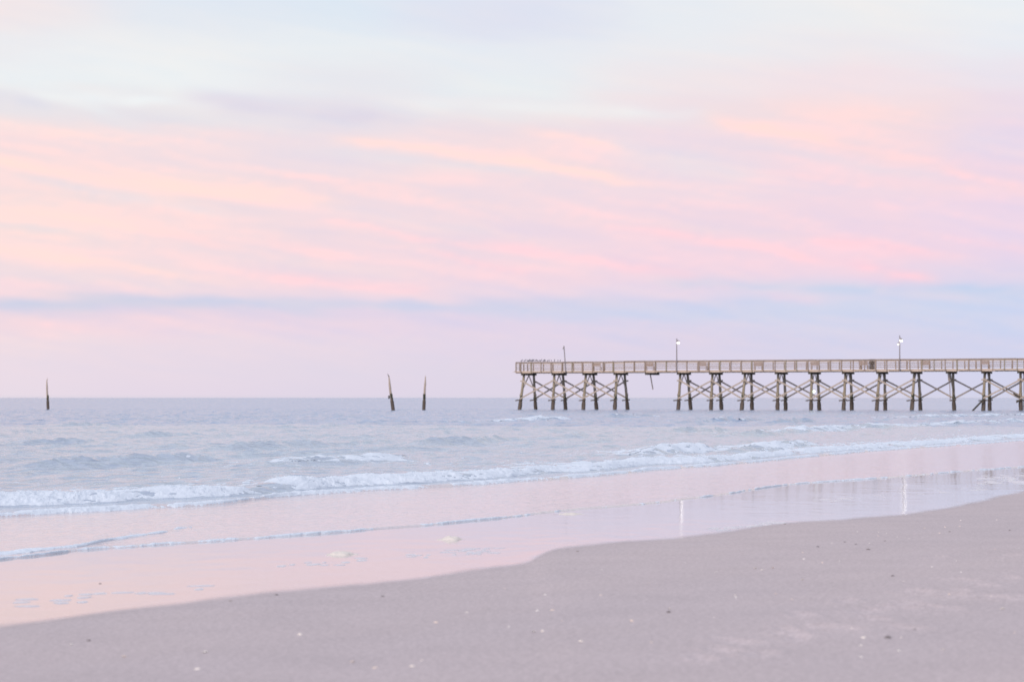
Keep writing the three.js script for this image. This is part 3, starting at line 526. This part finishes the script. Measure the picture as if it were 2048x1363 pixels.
// ---- birds perched on the end railing
{
  const br = rng(9), spine = [[-0.17, 0.055, 0.008], [-0.12, 0.075, 0.022], [-0.07, 0.1, 0.045], [-0.01, 0.13, 0.062], [0.05, 0.165, 0.058], [0.085, 0.2, 0.036], [0.1, 0.235, 0.03], [0.118, 0.262, 0.034], [0.14, 0.268, 0.026], [0.16, 0.264, 0.01], [0.195, 0.258, 0.004]];
  const n = 10, pos = [], idx = [];
  spine.forEach(([x, y, r], j) => { const a = spine[Math.max(0, j - 1)], b = spine[Math.min(spine.length - 1, j + 1)], tx = b[0] - a[0], ty = b[1] - a[1], l = Math.hypot(tx, ty); for (let i = 0; i < n; i++) { const t = i / n * Math.PI * 2; pos.push(x - ty / l * Math.cos(t) * r, y + tx / l * Math.cos(t) * r, Math.sin(t) * r * 0.9); } });
  for (let j = 0; j < spine.length - 1; j++) for (let i = 0; i < n; i++) { const a = j * n + i, b = j * n + (i + 1) % n; idx.push(a, b, a + n, b, b + n, a + n); }
  const body = new THREE.BufferGeometry(); body.setAttribute('position', new THREE.Float32BufferAttribute(pos, 3)); body.setIndex(idx); body.computeVertexNormals();
  const leg = new THREE.CylinderGeometry(0.006, 0.006, 0.09, 5), fm = new THREE.MeshStandardMaterial({ color: rgb(0.16, 0.15, 0.17), roughness: 0.8 }), lm = new THREE.MeshStandardMaterial({ color: rgb(0.1, 0.08, 0.07), roughness: 0.7 });
  [140, 205, 255, 285, 305, 325, 350, 375, 400, 435, 460, 485, 515, 540, 595, 615, 635, 680, 715, 760, 825, 895, 945].forEach((zx) => {
    const px = 1030 + zx / 10.49, o = thing('perched_bird', 'small dark bird perched in the row along the end railing of the pier', 'bird', 'birds perched on the end of the pier');
    o.position.copy(at(bentOf(px + 12), -HALFW - 0.1, 5.622)); o.rotation.y = -Math.atan2(ALONG.z, ALONG.x) + Math.PI / 2 + (br() - 0.5) * 2.4; o.scale.setScalar(0.8 + 0.3 * br());
    part(o, 'body', body, fm); for (const z of [-0.02, 0.02]) part(o, 'leg', leg, lm).position.set(0.0, 0.045, z);
  });
}
// ---- three broken piles standing alone in the sea
function stump(label, baseX, baseY, topX, topY, rad, seed, crown) {
  const [X, D] = ground(baseX, baseY), s = F / D, o = thing('broken_pile', label, 'pile', 'broken piles standing in the sea'); o.position.set(X, 0, -D);
  const h = (baseY - topY) / s, dx = (topX - baseX) / s, top = V(dx, h, 0.15), low = V(0, 0, 0), foot = low.clone().addScaledVector(top, -0.5), P = [], R = [];
  for (let j = 0; j <= 14; j++) { const t = j / 14, p = foot.clone().lerp(top, t); p.x += 0.05 * Math.sin(t * 5 + seed) * t; P.push(p); R.push(rad * mixN(1.12, 0.72, t) * (j > 12 ? (j === 14 ? 0.4 : 0.75) : 1)); }
  part(o, 'shaft', pole(P, R, 11, seed, 0.22), M.rail);
  const cp = lerpPts(foot.clone().multiplyScalar(0.8), top.clone().multiplyScalar(0.36), 9); part(o, 'barnacle_crust', pole(cp, cp.map((_, j) => rad * (j === 8 ? 0.98 : 1.28) * (1 + 0.08 * noise(j, seed))), 11, seed + 5, 0.16), M.crust);
  const wp = lerpPts(top.clone().multiplyScalar(0.35), top.clone().multiplyScalar(0.5), 5); part(o, 'weed_band', pole(wp, wp.map((_, j) => rad * (1.12 - 0.05 * j)), 10, seed + 8, 0.25), M.weed);
  if (crown) { const c = part(o, 'splintered_tip', new THREE.ConeGeometry(rad * 0.5, 0.42, 6), M.dark); c.position.copy(top).add(V(-0.06, 0.08, 0)); c.rotation.z = 0.5; const b = part(o, 'bracket_stub', new THREE.BoxGeometry(0.16, 0.34, 0.14), M.dark); b.position.copy(top).multiplyScalar(0.4).add(V(-0.26, 0.02, 0.05)); }
  else { const c = part(o, 'splintered_tip', new THREE.ConeGeometry(rad * 0.42, 0.3, 5), M.pale); c.position.copy(top).add(V(0.03, 0.07, 0)); }
}
stump('thin broken pile with a pointed top, standing alone in open water far from the pier', 95.5, 821, 93.5, 758, 0.13, 1, false);
stump('leaning broken pile with a dark splintered tip, beside another broken pile', 786.5, 823, 777, 751, 0.15, 2, true);
stump('straight broken pile thickened at the waterline, between the leaning pile and the pier', 847.5, 822, 850, 753, 0.145, 3, false);

// ---- lumps of foam left on the wet sand
const lumpMat = new THREE.MeshPhysicalMaterial({ color: rgb(0.60, 0.56, 0.53), roughness: 0.75 });
function foamLump(label, px, py, w, h, seed) {
  const [X, D] = ground(px, py, 0.05), o = thing('foam_clump', label, 'foam', 'clumps of foam left on the wet sand'); o.position.set(X, bed(X, D) - 0.004, -D);
  const g = new THREE.SphereGeometry(1, 40, 20, 0, Math.PI * 2, 0, Math.PI / 2), p = g.attributes.position;
  for (let i = 0; i < p.count; i++) { const x = p.getX(i), y = p.getY(i), z = p.getZ(i), a = Math.atan2(z, x), e = 1 + 0.22 * noise(Math.cos(a) * 1.4 + seed * 3, Math.sin(a) * 1.4), n = 1 + 0.35 * noise(x * 2.2 + seed * 5, z * 2.2) + 0.16 * noise(x * 6 + seed, z * 6); p.setXYZ(i, x * w * e, Math.pow(y, 0.9) * h * n, z * w * 1.3 * e); }
  g.computeVertexNormals(); part(o, 'foam_mound', g, lumpMat);
  const g2 = new THREE.CylinderGeometry(1, 1.04, 1, 48, 1), q = g2.attributes.position; for (let i = 0; i < q.count; i++) { const x = q.getX(i), z = q.getZ(i), a = Math.atan2(z, x), e = 1 + 0.35 * noise(Math.cos(a) * 2.3 + seed * 9, Math.sin(a) * 2.3); q.setXYZ(i, x * w * 1.3 * e, q.getY(i) * 0.006 + 0.004, z * w * 1.9 * e); }
  g2.computeVertexNormals(); part(o, 'foam_skirt', g2, lumpMat);
}
foamLump('cream clump of sea foam on the wet sand, lying nearest the damp dry sand', 683, 1116, 0.11, 0.034, 1);
foamLump('cream mound of sea foam reflected in the wet sand below the thin swash line', 903, 1083, 0.1, 0.036, 2);
foamLump('small cream scrap of foam lying across the thin swash line', 1142, 1029, 0.11, 0.022, 3);

// ---- thin flecks of foam stranded along the wet edge, and painted sky reflections
{
  const r = rng(33), geos = [], add = (px, py, w, l) => { const [X, D] = ground(px, py, 0.08), n = 16, pos = [0, 0.002, 0], idx = [], sd = r() * 50; for (let ring = 0; ring < 2; ring++) for (let i = 0; i < n; i++) { const a = i / n * Math.PI * 2, e = (1 + 0.45 * noise(Math.cos(a) * 1.6 + sd, Math.sin(a) * 1.6)) * (ring ? 1 : 0.85); pos.push(Math.cos(a) * w * e, ring ? -0.003 : 0.0015, Math.sin(a) * l * e); } for (let i = 0; i < n; i++) { const j = (i + 1) % n; idx.push(0, 1 + j, 1 + i, 1 + i, 1 + j, 1 + n + i, 1 + j, 1 + n + j, 1 + n + i); } for (let i = 0; i < pos.length; i += 3) { const x = pos[i] + X, z = pos[i + 2] - D; pos[i + 1] += bed(x, -z) + 0.002; pos[i] = x; pos[i + 2] = z; } const g = new THREE.BufferGeometry(); g.setAttribute('position', new THREE.Float32BufferAttribute(pos, 3)); g.setIndex(idx); geos.push(g); };
  for (let i = 0; i < 26; i++) { const t = r(); add(1420 + 150 * t, 1066 - 17 * t + (r() - 0.5) * 8, 0.02 + 0.06 * r(), 0.05 + 0.08 * r()); }
  for (let i = 0; i < 26; i++) add(870 + 130 * r(), 1106 + 14 * (r() - 0.5), 0.02 + 0.08 * r() * r(), 0.03 + 0.06 * r());  // bluish discs painted in for sky reflections on the rippled film
  for (let i = 0; i < 18; i++) { const t = r(); add(20 + 380 * t, 1222 - 28 * t - 18 * r(), 0.03 + 0.1 * r() * r(), 0.03 + 0.06 * r()); }
  for (let i = 0; i < 22; i++) add(1960 + 88 * r(), 948 + 22 * r(), 0.04 + 0.1 * r(), 0.1 + 0.25 * r());
  for (let i = 0; i < 20; i++) { const t = r(); add(1640 + 330 * t, 1000 - 22 * t + 8 * (r() - 0.5), 0.03 + 0.07 * r(), 0.05 + 0.12 * r()); }
  for (let i = 0; i < 16; i++) { const t = r(); add(560 + 300 * t, 1135 - 20 * t + 14 * (r() - 0.5), 0.02 + 0.04 * r(), 0.05 + 0.08 * r()); }
  const g = mergeGeometries(geos); g.computeVertexNormals();
  const o = structure(new THREE.Mesh(g, new THREE.MeshStandardMaterial({ color: rgb(0.50, 0.50, 0.57), roughness: 0.22 })), 'foam_and_reflection_flecks', 'stuff'); o.userData.label = 'thin flecks of white foam and painted sky reflections on the wet sand'; o.userData.category = 'sea foam';
}
// ---- shells and pebbles on the sand
{
  const r = rng(64);
  function shellGeo(seed) { const g = new THREE.SphereGeometry(1, 22, 9, 0, Math.PI * 2, 0, Math.PI / 2), p = g.attributes.position; for (let i = 0; i < p.count; i++) { const x = p.getX(i), y = p.getY(i), z = p.getZ(i), a = Math.atan2(z, x), rib = 1 + 0.06 * Math.cos(a * 13), hinge = z < 0 ? 1 - 0.35 * z * z : 1, k = 1 - 0.3 * Math.max(0, -z); p.setXYZ(i, x * rib * k, y * 0.42 * hinge, z * rib * (1 + 0.1 * noise(seed, a))); } g.computeVertexNormals(); return g; }
  function pebbleGeo(seed) { const g = new THREE.SphereGeometry(1, 12, 9), p = g.attributes.position; for (let i = 0; i < p.count; i++) { const x = p.getX(i), y = p.getY(i), z = p.getZ(i), n = 1 + 0.28 * noise(x * 1.3 + seed * 7, z * 1.3 + y * 2); p.setXYZ(i, x * n, y * n * 0.6, z * n * 1.2); } g.computeVertexNormals(); return g; }
  const sg = [1, 2, 3].map(shellGeo), pg = [1, 2, 3].map(pebbleGeo);
  const sm = [[0.80, 0.72, 0.66], [0.86, 0.82, 0.78], [0.72, 0.58, 0.50]].map((c) => new THREE.MeshStandardMaterial({ color: rgb(...c), roughness: 0.45 })), pm = [[0.14, 0.12, 0.12], [0.22, 0.19, 0.18]].map((c) => new THREE.MeshStandardMaterial({ color: rgb(...c), roughness: 0.6 }));
  const put = (kind, px, py, size) => {
    const [X, D] = ground(px, py, 0.12 + clamp((1363 - py) / 1000 * 0 + 0.1)), y = bed(X, D), shell = kind === 'shell';
    if ((D - wetEdge(X)) * PERP > 3.4) return;
    const v = Math.floor(r() * 3), tone = shell ? ['cream', 'white', 'tan'][v] : ['black', 'brown'][v % 2], o = new THREE.Mesh(shell ? sg[Math.floor(r() * 3)] : pg[Math.floor(r() * 3)], shell ? sm[v] : pm[v % 2]);
    o.name = numbered(shell ? 'seashell' : 'pebble'); o.castShadow = o.receiveShadow = true; o.position.set(X, y - size * 0.08, -D); o.rotation.set((r() - 0.5) * 0.5, r() * 6.28, (r() - 0.5) * 0.5); o.scale.setScalar(size * (shell ? 0.85 : 0.7));
    o.userData = shell ? { label: `small ${tone} ribbed sea shell scattered on the damp sand`, category: 'shell', group: `${tone} shells scattered on the sand` } : { label: `small ${tone} pebble lying on the beach sand`, category: 'pebble', group: `${tone} pebbles on the beach` };
    scene.add(o);
  };
  for (const [x, y, s] of [[872, 1234, .017], [1105, 1217, .016], [1090, 1180, .015], [1202, 1188, .014], [1264, 1250, .015], [600, 1254, .016], [410, 1291, .017], [248, 1297, .015], [394, 1330, .018], [142, 1266, .013], [1162, 1295, .018], [1010, 1160, .014], [1204, 1128, .013], [1068, 1262, .013], [1085, 1262, .012], [934, 1213, .013], [750, 1335, .017], [704, 1320, .016], [824, 1334, .017], [1075, 1214, .013], [2006, 1243, .017], [1727, 1301, .015], [1511, 1131, .013], [1433, 1138, .011], [1606, 1098, .012], [1664, 1078, .012], [1739, 1081, .012], [1880, 1058, .014], [1920, 1043, .014], [1994, 1030, .014], [1891, 1044, .013], [1608, 1113, .011], [1645, 1122, .011], [1546, 1131, .012], [1605, 1160, .012], [1850, 1045, .013], [1773, 1056, .012], [1715, 1051, .012], [1757, 1062, .011], [1922, 1029, .012]]) put('shell', x, y, s);
  for (let i = 0; i < 48; i++) { const x = 200 + 1848 * Math.sqrt(r()), y = 1030 + 320 * r(); const [X, D] = ground(x, y, 0.15); if (D < wetEdge(X) - 0.5) put('shell', x, y, 0.005 + 0.006 * r()); }
  for (const [x, y, s] of [[766, 1171, .022], [1155, 1083, .02], [1737, 1095, .022], [1338, 1231, .018], [1777, 1303, .026], [1829, 1287, .02], [552, 1163, .02], [461, 1175, .018], [1786, 1159, .018], [1636, 1086, .02], [2020, 1056, .02], [1690, 1076, .016], [1712, 1082, .015], [1900, 1055, .016], [1770, 1075, .015], [177, 1258, .014], [1570, 1030, .018], [1476, 1331, .016], [200, 1132, .014], [905, 1019, .01]]) put('pebble', x, y, s);
}
console.log('objects done');
renderer.render(scene, camera);
